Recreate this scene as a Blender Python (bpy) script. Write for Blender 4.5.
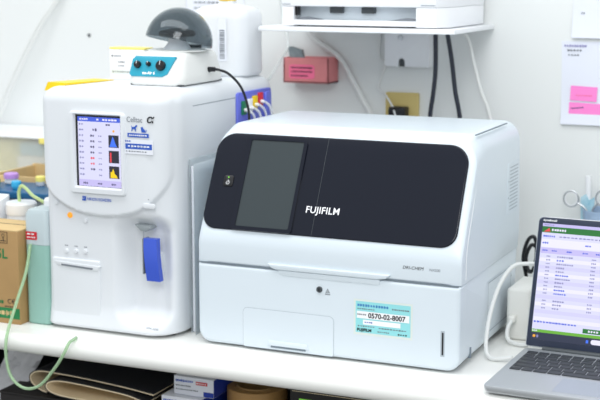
import bpy, bmesh, math, random
from mathutils import Vector, Matrix
random.seed(7)
S = bpy.context.scene
COL = S.collection
for o in list(bpy.data.objects): bpy.data.objects.remove(o)

# ------------------------------------------------------------------ camera
YAW, PITCH = 0.41889, 0.17018
cam = bpy.data.cameras.new('camera'); cam.sensor_width = 36; cam.lens = 81.02
cam.clip_start = .05
cam.dof.use_dof = True; cam.dof.focus_distance = 2.16; cam.dof.aperture_fstop = 5.0
co = bpy.data.objects.new('camera', cam); COL.objects.link(co)
co.location = (1.0833, -2.0023, .6413)
co.rotation_euler = (math.pi/2-PITCH, 0, YAW)
S.camera = co
# ------------------------------------------------------------------ light
w = bpy.data.worlds.new('world'); S.world = w; w.use_nodes = True
bg = w.node_tree.nodes['Background']; bg.inputs[0].default_value = (.93, .965, 1, 1); bg.inputs[1].default_value = .74
def area(name, loc, rot, sx, sy, power, color=(1, 1, 1)):
    l = bpy.data.lights.new(name, 'AREA'); l.shape = 'RECTANGLE'; l.size = sx; l.size_y = sy; l.energy = power; l.color = color
    o = bpy.data.objects.new(name, l); COL.objects.link(o); o.location = loc; o.rotation_euler = rot
    return o
area('ceiling_light_near', (-.1, -.45, 1.75), (math.radians(12), 0, 0), 2.4, .6, 18, (.98, .995, 1))
area('added_front_light', (.95, -2.2, 1.75), (math.radians(38), math.radians(6), 0), 1.1, 1.0, 25, (.98, .995, 1))  # lamp added behind the camera to brighten front and right faces
S.view_settings.view_transform = 'Standard'; S.view_settings.look = 'None'
S.view_settings.gamma = 1; S.view_settings.exposure = .12; S.view_settings.use_curve_mapping = False

# ------------------------------------------------------------------ materials
def srgb(r, g, b):
    f = lambda c: (c/255/12.92) if c/255 <= .04045 else ((c/255+.055)/1.055)**2.4
    return (f(r), f(g), f(b), 1)
def mat(name, rgb, rough=.5, metal=0, trans=0, alpha=1, emit=0, noise=0, nscale=40, bump=0, ior=1.45, coat=0, ramp2=None, spec=.5):
    m = bpy.data.materials.new(name); m.use_nodes = True
    nt = m.node_tree; b = nt.nodes['Principled BSDF']
    c = srgb(*rgb); b.inputs['Base Color'].default_value = c
    b.inputs['Roughness'].default_value = rough; b.inputs['Metallic'].default_value = metal
    b.inputs['Transmission Weight'].default_value = trans; b.inputs['Alpha'].default_value = alpha
    b.inputs['IOR'].default_value = ior; b.inputs['Coat Weight'].default_value = coat
    b.inputs['Specular IOR Level'].default_value = spec
    if emit:
        b.inputs['Base Color'].default_value = tuple(x*.12 for x in c[:3])+(1,)
        b.inputs['Emission Color'].default_value = c; b.inputs['Emission Strength'].default_value = emit
    if noise or bump:
        tc = nt.nodes.new('ShaderNodeTexCoord'); n = nt.nodes.new('ShaderNodeTexNoise')
        n.inputs['Scale'].default_value = nscale; n.inputs['Detail'].default_value = 4
        nt.links.new(tc.outputs['Object'], n.inputs['Vector'])
        if noise:
            mx = nt.nodes.new('ShaderNodeMix'); mx.data_type = 'RGBA'
            c2 = srgb(*ramp2) if ramp2 else tuple(x*(1-noise) for x in c[:3])+(1,)
            mx.inputs[6].default_value = c; mx.inputs[7].default_value = c2
            nt.links.new(n.outputs['Fac'], mx.inputs[0]); nt.links.new(mx.outputs[2], b.inputs['Base Color'])
        if bump:
            bp = nt.nodes.new('ShaderNodeBump'); bp.inputs['Strength'].default_value = bump; bp.inputs['Distance'].default_value = .001
            nt.links.new(n.outputs['Fac'], bp.inputs['Height']); nt.links.new(bp.outputs[0], b.inputs['Normal'])
    return m
M = dict(
 wall=mat('wall_paint', (229, 232, 231), .7, noise=.02, nscale=3, bump=.1),
 floor=mat('floor_vinyl', (150, 150, 145), .5, noise=.1, nscale=6),
 counter=mat('counter_laminate', (240, 240, 236), .28, noise=.02, nscale=5),
 fuji=mat('cool_white_plastic', (217, 227, 234), .33, noise=.01, nscale=60),
 white=mat('white_plastic', (224, 228, 232), .38, noise=.01, nscale=50),
 white2=mat('bright_white_plastic', (238, 240, 243), .35, noise=.01, nscale=50),
 cream=mat('cream_white_plastic', (228, 229, 226), .35, noise=.01, nscale=50),
 warmw=mat('warm_white_plastic', (236, 236, 231), .4, noise=.01, nscale=50),
 seam=mat('seam_grey', (120, 132, 142), .6, noise=.03),
 seaml=mat('seam_light_grey', (176, 186, 194), .6, noise=.03),
 grey=mat('grey_plastic', (150, 158, 162), .4, noise=.05),
 dgrey=mat('dark_grey_plastic', (70, 76, 80), .4, noise=.05),
 black=mat('black_plastic', (22, 23, 26), .35, noise=.1),
 gloss=mat('black_gloss_panel', (22, 26, 38), .12, noise=.05, nscale=3, spec=.35),
 screen_off=mat('dark_touch_glass', (58, 66, 69), .22, noise=.04, nscale=5, spec=.4),
 print_w=mat('white_print', (245, 246, 248), .4, noise=.01),
 print_k=mat('black_print', (25, 28, 32), .5, noise=.05),
 print_g=mat('grey_print', (120, 126, 134), .5, noise=.05),
 print_b=mat('blue_print', (48, 92, 190), .5, noise=.05),
 print_b2=mat('light_blue_print', (70, 140, 205), .5, noise=.03),
 print_r=mat('red_print', (205, 30, 45), .5, noise=.05),
 print_gr=mat('green_print', (30, 125, 70), .5, noise=.05),
 sticker=mat('turquoise_sticker', (150, 222, 226), .4, noise=.02),
 sticker_e=mat('clear_sticker_edge', (222, 230, 226), .3, noise=.02),
 lcd=mat('screen_lavender', (222, 222, 252), .2, emit=.84),
 lcd_w=mat('screen_white', (236, 234, 255), .2, emit=.86),
 lcd_blue=mat('screen_blue', (72, 100, 222), .2, emit=.85),
 lcd_lil=mat('screen_lilac', (200, 192, 242), .2, emit=.85),
 lcd_row=mat('screen_row_tint', (214, 212, 249), .2, emit=.84),
 lcd_txt=mat('screen_text', (140, 140, 190), .3, emit=.8),
 lcd_dtxt=mat('screen_dark_text', (84, 80, 124), .3, emit=.7),
 lcd_red=mat('screen_red', (235, 70, 80), .3, emit=.85),
 lcd_or=mat('screen_orange', (245, 175, 60), .3, emit=.85),
 lcd_yel=mat('screen_yellow', (250, 215, 20), .3, emit=.85),
 lcd_k=mat('screen_black', (48, 50, 66), .3, emit=.6),
 lcd_hbl=mat('screen_graph_blue', (70, 120, 250), .3, emit=.85),
 lcd_gr=mat('screen_green', (38, 118, 52), .3, emit=.85),
 lcd_lgr=mat('glow_lime', (110, 180, 60), .3, emit=.85),
 lcd_task=mat('screen_taskbar', (54, 62, 88), .3, emit=.6),
 led_or=mat('orange_lamp', (250, 170, 50), .3, emit=.9),
 led_gr=mat('green_lamp', (120, 230, 60), .3, emit=1.2),
 lever=mat('royal_blue_plastic', (62, 92, 205), .3, noise=.04),
 teal=mat('teal_panel', (44, 158, 184), .3, noise=.04),
 violet=mat('violet_blue_plastic', (108, 118, 220), .35, noise=.05),
 green=mat('green_plastic', (22, 120, 84), .4, noise=.05),
 yellow=mat('yellow_plastic', (246, 210, 22), .4, noise=.04),
 paleyel=mat('pale_yellow_plastic', (250, 236, 130), .4, noise=.04),
 red=mat('red_plastic', (215, 40, 60), .4, noise=.05),
 clear=mat('clear_tubing', (240, 244, 244), .2, trans=.2, alpha=.7, ior=1.3, noise=.02),
 ltube=mat('lime_tubing', (200, 232, 192), .25, trans=.5, ior=1.35, noise=.03),
 ptube=mat('pale_lime_tubing', (205, 228, 160), .3, trans=.2, noise=.03),
 dome=mat('smoked_acrylic', (146, 157, 163), .06, trans=.95, ior=1.12, noise=.02, coat=.6),
 silver=mat('silver_metal', (190, 194, 198), .32, metal=.75, noise=.04),
 alum=mat('laptop_aluminium', (188, 192, 196), .42, metal=.55, noise=.02, nscale=300),
 tpad=mat('touchpad_glass', (176, 184, 191), .35, metal=.45, noise=.02),
 key=mat('key_black', (52, 56, 62), .45, noise=.1),
 bezel=mat('bezel_navy_black', (46, 54, 74), .3, noise=.05),
 pinkbox=mat('dusty_pink_card', (228, 140, 142), .6, noise=.10, nscale=60, bump=.3),
 pinklab=mat('hot_pink_paper', (250, 118, 156), .6, noise=.04),
 foil=mat('foil_packet', (160, 172, 176), .3, metal=.6, noise=.4, nscale=200),
 beige=mat('beige_plate', (206, 186, 118), .5, noise=.04),
 paper=mat('white_paper', (232, 235, 243), .7, noise=.02),
 paper2=mat('bluish_paper', (228, 232, 243), .7, noise=.02),
 sticky=mat('pink_sticky_note', (255, 140, 212), .6, noise=.04),
 jug=mat('milky_polyethylene', (238, 241, 244), .35, trans=.12, noise=.02),
 tankp=mat('translucent_tank', (218, 232, 236), .25, trans=.3, ior=1.2, noise=.02),
 liquid=mat('green_liquid', (170, 216, 204), .12, trans=.25, ior=1.1, noise=.03, nscale=8),
 card=mat('kraft_cardboard', (180, 145, 96), .75, noise=.14, nscale=30, bump=.2),
 card2=mat('pale_cardboard', (222, 192, 138), .75, noise=.1, nscale=30, bump=.2),
 rack=mat('dark_blue_rack', (22, 92, 138), .35, noise=.1),
 cyan=mat('cyan_cap', (60, 178, 226), .35, noise=.05),
 purple=mat('lilac_cap', (196, 150, 222), .4, noise=.05),
 bin=mat('translucent_bin', (236, 236, 224), .35, alpha=.38, noise=.02),
 cable_w=mat('white_cable', (228, 230, 228), .45, noise=.02),
 cable_k=mat('black_cable', (28, 30, 34), .4, noise=.1),
 cable_n=mat('navy_black_cable', (38, 44, 58), .4, noise=.1),
 cabinet=mat('shade_dark_board', (24, 25, 30), .7, noise=.1, nscale=12),  # board colour set near black to stand in for missing light
 blackbox=mat('black_carton', (30, 27, 26), .6, noise=.1),
 matk=mat('black_rubber_sheet', (26, 28, 34), .6, noise=.15, nscale=30, bump=.2),
 matb=mat('cream_felt_lining', (238, 220, 186), .9, noise=.1, nscale=60, bump=.3),
 cartb=mat('blue_carton_side', (28, 58, 160), .5, noise=.05),
 tape=mat('kraft_tape', (182, 140, 84), .45, noise=.08, nscale=90),
 bag=mat('clear_crinkled_bag', (246, 247, 250), .25, trans=.2, alpha=.85, noise=.2, nscale=40, bump=.8),
 cup=mat('pale_blue_cup', (190, 212, 236), .3, trans=.4, ior=1.1, noise=.02),
 teal2=mat('light_teal_paper', (96, 176, 204), .5, noise=.3, nscale=90, ramp2=(220, 240, 245)),
 pocket=mat('clear_file_pocket', (232, 240, 244), .25, trans=.6, ior=1.1, noise=.02),
)

# ------------------------------------------------------------------ builder
class MB:
    def __init__(s): s.v = []; s.f = []; s.mi = []; s.ms = []; s.M = Matrix()
    def idx(s, m):
        if m not in s.ms: s.ms.append(m)
        return s.ms.index(m)
    def add(s, vs, fs, m):
        n = len(s.v); s.v += [s.M @ Vector(v) for v in vs]; k = s.idx(m)
        for f in fs: s.f.append([i+n for i in f]); s.mi.append(k)
    def frombm(s, bm, m):
        bm.verts.ensure_lookup_table()
        s.add([v.co[:] for v in bm.verts], [[v.index for v in f.verts] for f in bm.faces], m); bm.free()
    def box(s, x0, x1, y0, y1, z0, z1, m, r=0, seg=3):
        bm = bmesh.new(); bmesh.ops.create_cube(bm, size=1)
        for v in bm.verts: v.co = Vector(((x0+x1)/2+v.co.x*(x1-x0), (y0+y1)/2+v.co.y*(y1-y0), (z0+z1)/2+v.co.z*(z1-z0)))
        if r: bmesh.ops.bevel(bm, geom=bm.edges[:], offset=min(r, .49*min(x1-x0, y1-y0, z1-z0)), segments=seg, profile=.5, affect='EDGES')
        bm.verts.index_update(); s.frombm(bm, m); return s
    def prism(s, poly, a0, a1, m, axis='y', r=0, seg=2):
        # poly in the plane normal to axis: y->(x,z)  x->(y,z)  z->(x,y)
        def T(p, a): return {'y': (p[0], a, p[1]), 'x': (a, p[0], p[1]), 'z': (p[0], p[1], a)}[axis]
        bm = bmesh.new(); A = [bm.verts.new(T(p, a0)) for p in poly]; B = [bm.verts.new(T(p, a1)) for p in poly]
        n = len(poly); bm.faces.new(A); bm.faces.new(B)
        for i in range(n): bm.faces.new((A[i], A[(i+1) % n], B[(i+1) % n], B[i]))
        bmesh.ops.recalc_face_normals(bm, faces=bm.faces[:])
        if r:
            ce = [e for e in bm.edges if (e.verts[0] in A) == (e.verts[1] in A)]
            bmesh.ops.bevel(bm, geom=ce, offset=r, segments=seg, profile=.5, affect='EDGES')
        bm.verts.index_update(); s.frombm(bm, m); return s
    def loft(s, rings, m, caps=(True, True), close=True):
        n = len(rings[0]); vs = [p for r in rings for p in r]; fs = []
        for i in range(len(rings)-1):
            for j in range(n if close else n-1):
                k = (j+1) % n; fs.append((i*n+j, i*n+k, (i+1)*n+k, (i+1)*n+j))
        if caps[0]: fs.append(tuple(range(n))[::-1])
        if caps[1]: fs.append(tuple((len(rings)-1)*n+j for j in range(n)))
        s.add(vs, fs, m); return s
    def tube(s, pts, r, m, n=10, sub=8, spline=True):
        P = [Vector(p) for p in pts]
        if spline and len(P) > 2:
            Q = [P[0]*2-P[1]]+P+[P[-1]*2-P[-2]]; out = []
            for i in range(1, len(Q)-2):
                a, b, c, d = Q[i-1:i+3]
                for k in range(sub):
                    t = k/sub
                    out.append(.5*((2*b)+(c-a)*t+(2*a-5*b+4*c-d)*t*t+(3*b-a-3*c+d)*t**3))
            out.append(P[-1]); P = out
        T = [(P[min(i+1, len(P)-1)]-P[max(i-1, 0)]).normalized() for i in range(len(P))]
        u = T[0].orthogonal().normalized(); rings = []
        for i, p in enumerate(P):
            u = (u-T[i]*u.dot(T[i])).normalized(); v = T[i].cross(u)
            rings.append([p+(u*math.cos(2*math.pi*k/n)+v*math.sin(2*math.pi*k/n))*r for k in range(n)])
        return s.loft(rings, m)
    def lathe(s, prof, m, c=(0, 0, 0), n=40, ax='z', caps=(True, True), sx=1, sy=1):
        rings = []
        for r, z in prof:
            ring = []
            for k in range(n):
                a = 2*math.pi*k/n; p = (r*math.cos(a)*sx, r*math.sin(a)*sy, z)
                if ax == 'y': p = (p[0], -p[2], p[1])
                if ax == 'x': p = (p[2], p[0], p[1])
                ring.append((p[0]+c[0], p[1]+c[1], p[2]+c[2]))
            rings.append(ring)
        return s.loft(rings, m, caps)
    # flat artwork in the local x-z plane facing -y
    def rect(s, x0, x1, z0, z1, m, off=.0003):
        return s.add([(x0, -off, z0), (x1, -off, z0), (x1, -off, z1), (x0, -off, z1)], [(0, 1, 2, 3)], m)
    def poly(s, pts, m, off=.0003):
        return s.add([(x, -off, z) for x, z in pts], [tuple(range(len(pts)))], m)
    def disc(s, x, z, r, m, off=.0003, n=20):
        return s.poly([(x+r*math.cos(2*math.pi*k/n), z+r*math.sin(2*math.pi*k/n)) for k in range(n)], m, off)
    def dashes(s, x0, x1, z, h, m, off=.0003, n=8, gap=.3, seed=0):
        rg = random.Random(seed); wd = (x1-x0)/n
        for i in range(n):
            a = x0+i*wd; b = a+wd*(1-gap*rg.uniform(.5, 1.4)); k = rg.uniform(.75, 1)
            s.rect(a, b, z-h*k/2, z+h*k/2, m, off)
            if rg.random() < .5: s.rect(a+wd*.2, a+wd*.35, z-h*.7, z+h*.7, m, off)
        return s
    def text(s, t, x, z, size, m, off=.0004, bold=0, sp=1, sx=1, align='LEFT', shear=0):
        c = bpy.data.curves.new('t', 'FONT'); c.body = t; c.size = size; c.offset = bold; c.align_x = align; c.shear = shear; c.space_character = sp
        c.resolution_u = 3
        o = bpy.data.objects.new('t', c); COL.objects.link(o)
        dg = bpy.context.evaluated_depsgraph_get(); me = bpy.data.meshes.new_from_object(o.evaluated_get(dg))
        s.add([(x+v.co.x*sx, -off, z+v.co.y) for v in me.vertices], [tuple(p.vertices) for p in me.polygons], m)
        bpy.data.objects.remove(o); bpy.data.curves.remove(c); bpy.data.meshes.remove(me); return s
    def build(s, name, parent=None, loc=None, angle=35, smooth=True, keep=False):
        me = bpy.data.meshes.new(name)
        W = parent['_w'] if parent and '_w' in parent else None
        if loc is None and parent is None:
            xs = [v.x for v in s.v]; ys = [v.y for v in s.v]; zs = [v.z for v in s.v]
            loc = ((min(xs)+max(xs))/2, (min(ys)+max(ys))/2, min(zs))
        L = Vector(loc) if parent is None else (Vector((0, 0, 0)) if keep else WL[parent.name])
        me.from_pydata([tuple(v-L) for v in s.v], [], s.f)
        for m in s.ms: me.materials.append(m)
        for p, k in zip(me.polygons, s.mi): p.material_index = k
        bm = bmesh.new(); bm.from_mesh(me)
        vol = [f for f in bm.faces if any(not e.is_boundary for e in f.edges)]
        bmesh.ops.recalc_face_normals(bm, faces=vol); bm.to_mesh(me); bm.free()
        if smooth:
            me.polygons.foreach_set('use_smooth', [True]*len(me.polygons)); me.set_sharp_from_angle(angle=math.radians(angle))
        me.update()
        o = bpy.data.objects.new(name, me); COL.objects.link(o)
        if parent: o.parent = parent; WL[o.name] = WL[parent.name]
        else: o.location = L; WL[o.name] = L
        return o
WL = {}
def tag(o, label, cat, group=None, kind=None):
    o['label'] = label; o['category'] = cat
    if group: o['group'] = group
    if kind: o['kind'] = kind
    return o
def thing(name, loc, label, cat, rz=0, group=None):
    o = bpy.data.objects.new(name, None); COL.objects.link(o); o.location = loc; o.rotation_euler = (0, 0, rz)
    o.empty_display_size = .02
    WL[o.name] = Vector(loc) if not rz else Vector((0, 0, 0))
    return tag(o, label, cat, group)
def struct(o): o['kind'] = 'structure'; return o
def copytree(o, dx, label, group=None):
    r = o.copy(); COL.objects.link(r); r.location = o.location+Vector(dx); r['label'] = label
    if group: r['group'] = group
    for ch in [c for c in bpy.data.objects if c.parent == o]:
        c = ch.copy(); COL.objects.link(c); c.parent = r
        for g in [x for x in bpy.data.objects if x.parent == ch]:
            d = g.copy(); COL.objects.link(d); d.parent = c
    return r
def frame(o, u, v):      # local x->u, z->v, -y->outward normal
    u = Vector(u).normalized(); v = Vector(v).normalized(); n = u.cross(v); y = -n
    return Matrix(((u.x, y.x, v.x, o[0]), (u.y, y.y, v.y, o[1]), (u.z, y.z, v.z, o[2]), (0, 0, 0, 1)))
def rrect(x0, x1, z0, z1, r, n=6):
    if not isinstance(r, (tuple, list)): r = (r,)*4           # bl, br, tr, tl
    out = []
    for (cx, cz, a0, rr) in ((x0+r[0], z0+r[0], 180, r[0]), (x1-r[1], z0+r[1], 270, r[1]), (x1-r[2], z1-r[2], 0, r[2]), (x0+r[3], z1-r[3], 90, r[3])):
        for k in range(n+1):
            a = math.radians(a0+90*k/n); out.append((cx+rr*math.cos(a), cz+rr*math.sin(a)))
    return out
def round_poly(c, rad, n=6, inset=0, er=None):
    """rounded, inset convex polygon. c: ccw corners, rad: radii, er: inset factor of edge i (c[i]->c[i+1])"""
    N = len(c); L = []
    for i in range(N):
        a = Vector(c[i]); b = Vector(c[(i+1) % N]); d = (b-a).normalized(); nn = Vector((-d.y, d.x))
        L.append((a+nn*inset*(er[i] if er else 1), d))
    P = []
    for i in range(N):
        (p, d), (q, e) = L[i-1], L[i]; den = d.x*e.y-d.y*e.x
        t = ((q-p).x*e.y-(q-p).y*e.x)/den; P.append(p+d*t)
    out = []
    for i in range(N):
        p = P[i]; d = L[i-1][1]; e = L[i][1]; ang = math.acos(max(-1, min(1, d.dot(e)))); r = max(rad[i]-inset*.6, .0008)
        tl = r*math.tan(ang/2); a = p-d*tl; cc = a+Vector((-d.y, d.x))*r
        for k in range(n+1):
            th = ang*k/n; v = a-cc; out.append(cc+Vector((v.x*math.cos(th)-v.y*math.sin(th), v.x*math.sin(th)+v.y*math.cos(th))))
    return out

# ================================================================== setting
struct(MB().box(-2.2, 2.6, .6, .68, -.8, 1.9, M['wall']).build('wall_back'))
struct(MB().box(-2.2, 2.6, -3.4, .68, -.86, -.8, M['floor']).build('floor'))

# worktop with bullnose front
prof = [(.599, 0), (.599, -.035)] + [(-.072-.0175*math.sin(a), -.0175-.0175*math.cos(a)) for a in [math.pi*k/12 for k in range(13)]]
tag(MB().prism(prof, -1.6, 1.7, M['counter'], 'x').build('worktop'), 'long white laminate worktop with a rounded front edge', 'worktop')
# added cabinet beneath, near black for lack of light and dark stuff
T = thing('shade_cabinet', (0, .25, -.8), 'open cabinet carrying the white worktop, added and coloured dark for the shade below', 'cabinet')
MB().box(-1.5, 1.6, .44, .46, -.8, -.0355, M['cabinet']).build('shade_back_panel', T)
MB().box(-1.5, 1.6, .0, .44, -.205, -.185, M['cabinet']).build('shelf', T)
for x in (-1.5, 1.58): MB().box(x, x+.02, .0, .44, -.8, -.0355, M['cabinet']).build('shade_side_panel', T)
for x in (-.9, .75): MB().box(x, x+.02, .0, .44, -.185, -.0355, M['cabinet']).build('divider', T)

# ================================================================== large analyzer (right)
T = thing('chemistry_analyzer', (.235, .18, 0), 'wide white benchtop analyzer with a sloping black glossy front panel', 'lab analyzer')
C = [(.0, .004), (.345, .004), (.362, .2), (.345, .3745), (.125, .3745), (.085, .362), (.0, .19)]
rad = [.006, .01, .05, .02, .03, .03, .06]
er = [1, 1, 1, 1.15, 1.15, 1, 1]
C = [(y+.004 if i == 0 else y, z) for i, (y, z) in enumerate(C)]
W_ = .47
def side_rings(x0, x1, R, C, rad, er, fac=1.0, ns=9):
    rings = []
    for k in range(ns+1):
        a = math.pi/2*k/ns; rings.append((x0+R*(1-math.sin(a)), R*fac*(1-math.cos(a))))
    rings = rings[::-1]
    rings = [(x, ins) for x, ins in rings]
    full = [(x, ins) for x, ins in rings]+[(x0+x1-x, ins) for x, ins in rings[::-1]]
    return [[Vector((x, p.x, p.y)) for p in round_poly(C, rad, 6, ins, er)] for x, ins in full]
# order: x from x0 (inset R) to x1
def body(x0, x1, R, C, rad, er, fac=1.0, ns=9):
    seq = []
    for k in range(ns+1):
        a = math.pi/2*k/ns; seq.append((x0+R*(1-math.cos(a)), R*fac*(1-math.sin(a))))
    seq += [(x0+x1-x, i) for x, i in seq[::-1]]
    return [[Vector((x, p.x, p.y)) for p in round_poly(C, rad, 6, i, er)] for x, i in seq]
# lower body, from base to split line
Z = .1445
CL = [(.008, .008), (.345, .008), (.352, Z-.0004), (.0045, Z-.0004)]
b = MB(); b.loft(body(.0015, W_-.0015, .014, CL, [.008, .008, .002, .0015], [1, 1, .05, .6]), M['fuji']); b.build('lower_housing', T)
b = MB()
pf = rrect(.0, W_, .004, Z-.0012, (.022, .022, .003, .003), 8)
def slab_front(b, pf, y0, y1, m, r=.006, seg=5):
    cx = sum(p[0] for p in pf)/len(pf); cz = sum(p[1] for p in pf)/len(pf)
    xs = [p[0] for p in pf]; zs = [p[1] for p in pf]; hx = (max(xs)-min(xs))/2; hz = (max(zs)-min(zs))/2; mx = (max(xs)+min(xs))/2; mz = (max(zs)+min(zs))/2
    rings = []
    for k in range(seg+1):
        a = math.pi/2*k/seg; i = r*(1-math.sin(a)); y = y0+r*(1-math.cos(a))
        rings.append([(mx+(p[0]-mx)*(hx-i)/hx, y, mz+(p[1]-mz)*(hz-i)/hz) for p in pf])
    rings.append([(p[0], y1, p[1]) for p in pf])
    b.loft(rings, m); return b
slab_front(b, pf, -.0015, .03, M['fuji'], .006)
lc = b.build('lower_cover', T); lc['label'] = 'smooth white lower front cover'
# upper body
CU = [(.0, Z+.0004), (.352, Z+.0004), (.362, .2), (.348, .3745), (.116, .3745), (.0865, .3632), (.0, .19)]
b = MB(); b.loft(body(0, W_, .030, CU, [.004, .002, .03, .022, .03, .02, .06], [.0, .35, .5, 1.1, 1.15, .22, .12], 1.0), M['fuji']); b.build('upper_housing', T)
# tilted frame on the sloping front
o0 = Vector((0, .0, .19)); o1 = Vector((0, .085, .360)); vv = (o1-o0).normalized()
F = frame(o0, (1, 0, 0), vv)
pp = rrect(.0035, .4575, .0145, .1880, (.026, .026, .034, .034), 10)
b = MB(); b.M = F
rings = []
for k in range(5):
    a = math.pi/2*k/4; i = .002*(1-math.sin(a)); y = -.0030+.002*(1-math.cos(a))
    rings.append([(.2305+(p[0]-.2305)*(.227-i)/.227, y, .10125+(p[1]-.10125)*(.08675-i)/.08675) for p in pp])
rings.append([(p[0], .010, p[1]) for p in pp])
b.loft(rings, M['gloss'])
fp = b.build('front_panel', T); fp['label'] = 'glossy black sloping front panel'
b = MB(); b.M = F   # touchscreen with recessed frame
for (x0, x1, z0, z1, th, m) in ((.043, .046, .014, .166, .0012, M['gloss']),):
    pass
po = rrect(.0600, .1735, .0150, .1800, .006, 4); pi_ = rrect(.0690, .1672, .0215, .1765, .003, 4)
b.loft([[(p[0], -.0028, p[1]) for p in po], [(p[0], -.0058, p[1]) for p in po], [(p[0], -.0060, p[1]) for p in pi_], [(p[0], -.0034, p[1]) for p in pi_]], M['gloss'], (False, False))
sf = b.build('screen_frame', T)
b = MB(); b.M = F; b.prism(pi_, -.0042, -.0025, M['screen_off']); b.build('touchscreen', T)
b = MB(); b.M = F; b.prism(rrect(.0300, .0480, .0900, .1095, .0035, 4), -.0050, -.002, M['black'], r=.0006)
pb = b.build('power_button', T)
b = MB(); b.M = F; b.disc(.039, .1060, .0013, M['led_gr'], .0053)
for k in range(20):
    a = math.radians(125+290*k/19.0-0); a2 = math.radians(125+290*(k+.9)/19.0)
    b.poly([(.039+.0034*math.cos(a), .0965+.0034*math.sin(a)), (.039+.0026*math.cos(a), .0965+.0026*math.sin(a)), (.039+.0026*math.cos(a2), .0965+.0026*math.sin(a2)), (.039+.0034*math.cos(a2), .0965+.0034*math.sin(a2))], M['print_w'], .0053)
b.rect(.0386, .0394, .0965, .1010, M['print_w'], .0053); b.build('power_symbol', pb)
# hairline between screen bay and right half
b = MB(); b.M = F; b.rect(.2095, .2101, .016, .186, M['dgrey'], .0032); b.build('panel_seam', T)
# logo
b = MB(); b.M = F; b.text('FUJIFILM', .1915, .0545, .0165, M['print_w'], .0034, bold=.0002, sp=1.05, sx=.97); lg = b.build('logo', T); lg['label'] = 'white lettering on the black panel'
# split line gap is thin, its front shade drawn by a dark strip; handle lip
b = MB()
b.prism([(.134, .1530), (.140, .1465), (.150, .1440), (.330, .1440), (.345, .1465), (.352, .1530)], -.0055, .004, M['fuji'], r=.0022, seg=3); b.build('handle_lip', T)
b = MB(); b.prism([(.152, .1435), (.334, .1435), (.334, .1360), (.330, .1345), (.160, .1345), (.155, .1370)], -.0027, .002, M['fuji'], r=.0009, seg=2); b.build('finger_recess', T)
b = MB(); b.box(.004, .466, -.0006, .0015, Z-.0010, Z+.0009, M['seam']); b.build('front_seam', T)
# waste drawer flap
b = MB(); po = rrect(.086, .254, .0045, .0735, (.004, .004, .009, .009), 6); pi_ = rrect(.0868, .2532, .0053, .0727, (.0035, .0035, .0083, .0083), 6)
b.loft([[(p[0], -.0017, p[1]) for p in po], [(p[0], -.0017, p[1]) for p in pi_], [(p[0], -.0010, p[1]) for p in pi_], [(p[0], -.0010, p[1]) for p in po]], M['seaml'], (False, False))
b.loft([[(p[0], -.0008, p[1]) for p in pi_], [(p[0], -.0021, p[1]) for p in pi_]], M['fuji'], (False, True))
fl = b.build('flap_door', T)
b = MB(); b.prism([(.133, .0120), (.209, .0120), (.206, .0205), (.136, .0205)], -.0050, -.0012, M['fuji'], r=.0012)
b.box(.139, .203, -.0030, -.0012, .0082, .0125, M['seam'], .0004); b.build('pull_slot', fl)
b = MB(); b.lathe([(.0, .0), (.0052, .0), (.0052, .0028), (.0044, .0034), (0, .0034)], M['dgrey'], (.228, -.0008, .1175), 24, 'y')
b.rect(.2268, .2292, .1150, .1200, M['print_k'], .0046); lk = b.build('cover_lock', T); lk['label'] = 'dark round lock'
b = MB(); b.poly([(.2385, .1130), (.2465, .1130), (.2425, .1205)], M['print_g'], .0018); b.poly([(.2402, .1140), (.2448, .1140), (.2425, .1184)], M['fuji'], .0020)
b.rect(.2421, .2429, .1146, .1170, M['print_k'], .0022)
b.dashes(.2380, .2475, .1105, .002, M['print_g'], .0018, 5); b.build('warning_mark', T)
# phone sticker
b = MB(); b.rect(.289, .391, .0485, .1085, M['sticker_e'], .0017); b.rect(.2925, .3875, .0525, .105, M['sticker'], .0019)
b.dashes(.2955, .3505, .0985, .0038, M['print_b2'], .0021, 12, seed=1); b.dashes(.3560, .3855, .0965, .0024, M['print_g'], .0021, 8, seed=2); b.dashes(.2955, .326, .0925, .0016, M['print_g'], .0021, 8, seed=3)
b.rect(.2945, .3855, .0765, .0885, M['print_w'], .0021); b.dashes(.2955, .3115, .0830, .0022, M['print_g'], .0023, 5, seed=4)
b.text('0570-02-8007', .3145, .0785, .0115, M['print_k'], .0024, bold=.0003, sx=.99)
b.rect(.3055, .3705, .0665, .0745, M['print_w'], .0021); b.dashes(.3085, .323, .0705, .0018, M['print_b'], .0023, 4, seed=5)
b.dashes(.2965, .327, .0635, .0018, M['print_g'], .0021, 7, seed=6); b.dashes(.333, .382, .0625, .0018, M['print_g'], .0021, 10, seed=7)
b.text('FUJIFILM', .2950, .0550, .0066, M['print_k'], .0022, bold=.0003, sx=1.05); b.dashes(.331, .352, .0565, .0016, M['print_g'], .0021, 6, seed=8); b.dashes(.366, .383, .0555, .0024, M['print_k'], .0021, 4, seed=9)
st = b.build('service_sticker', T); st['label'] = 'turquoise sticker with a telephone number'
b = MB(); b.box(.4405, .4435, -.0022, .004, .030, .0675, M['black'], .0008); b.rect(.4385, .4455, .0275, .0700, M['seaml'], .0017); b.build('vent_slot', T)
b = MB(); b.text('DRI-CHEM', .3720, .1655, .0076, M['print_k'], .0004, sx=1.0, shear=.2); b.text('NX500', .4170, .1655, .0062, M['print_g'], .0004, shear=.1); b.build('model_lettering', T)
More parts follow.
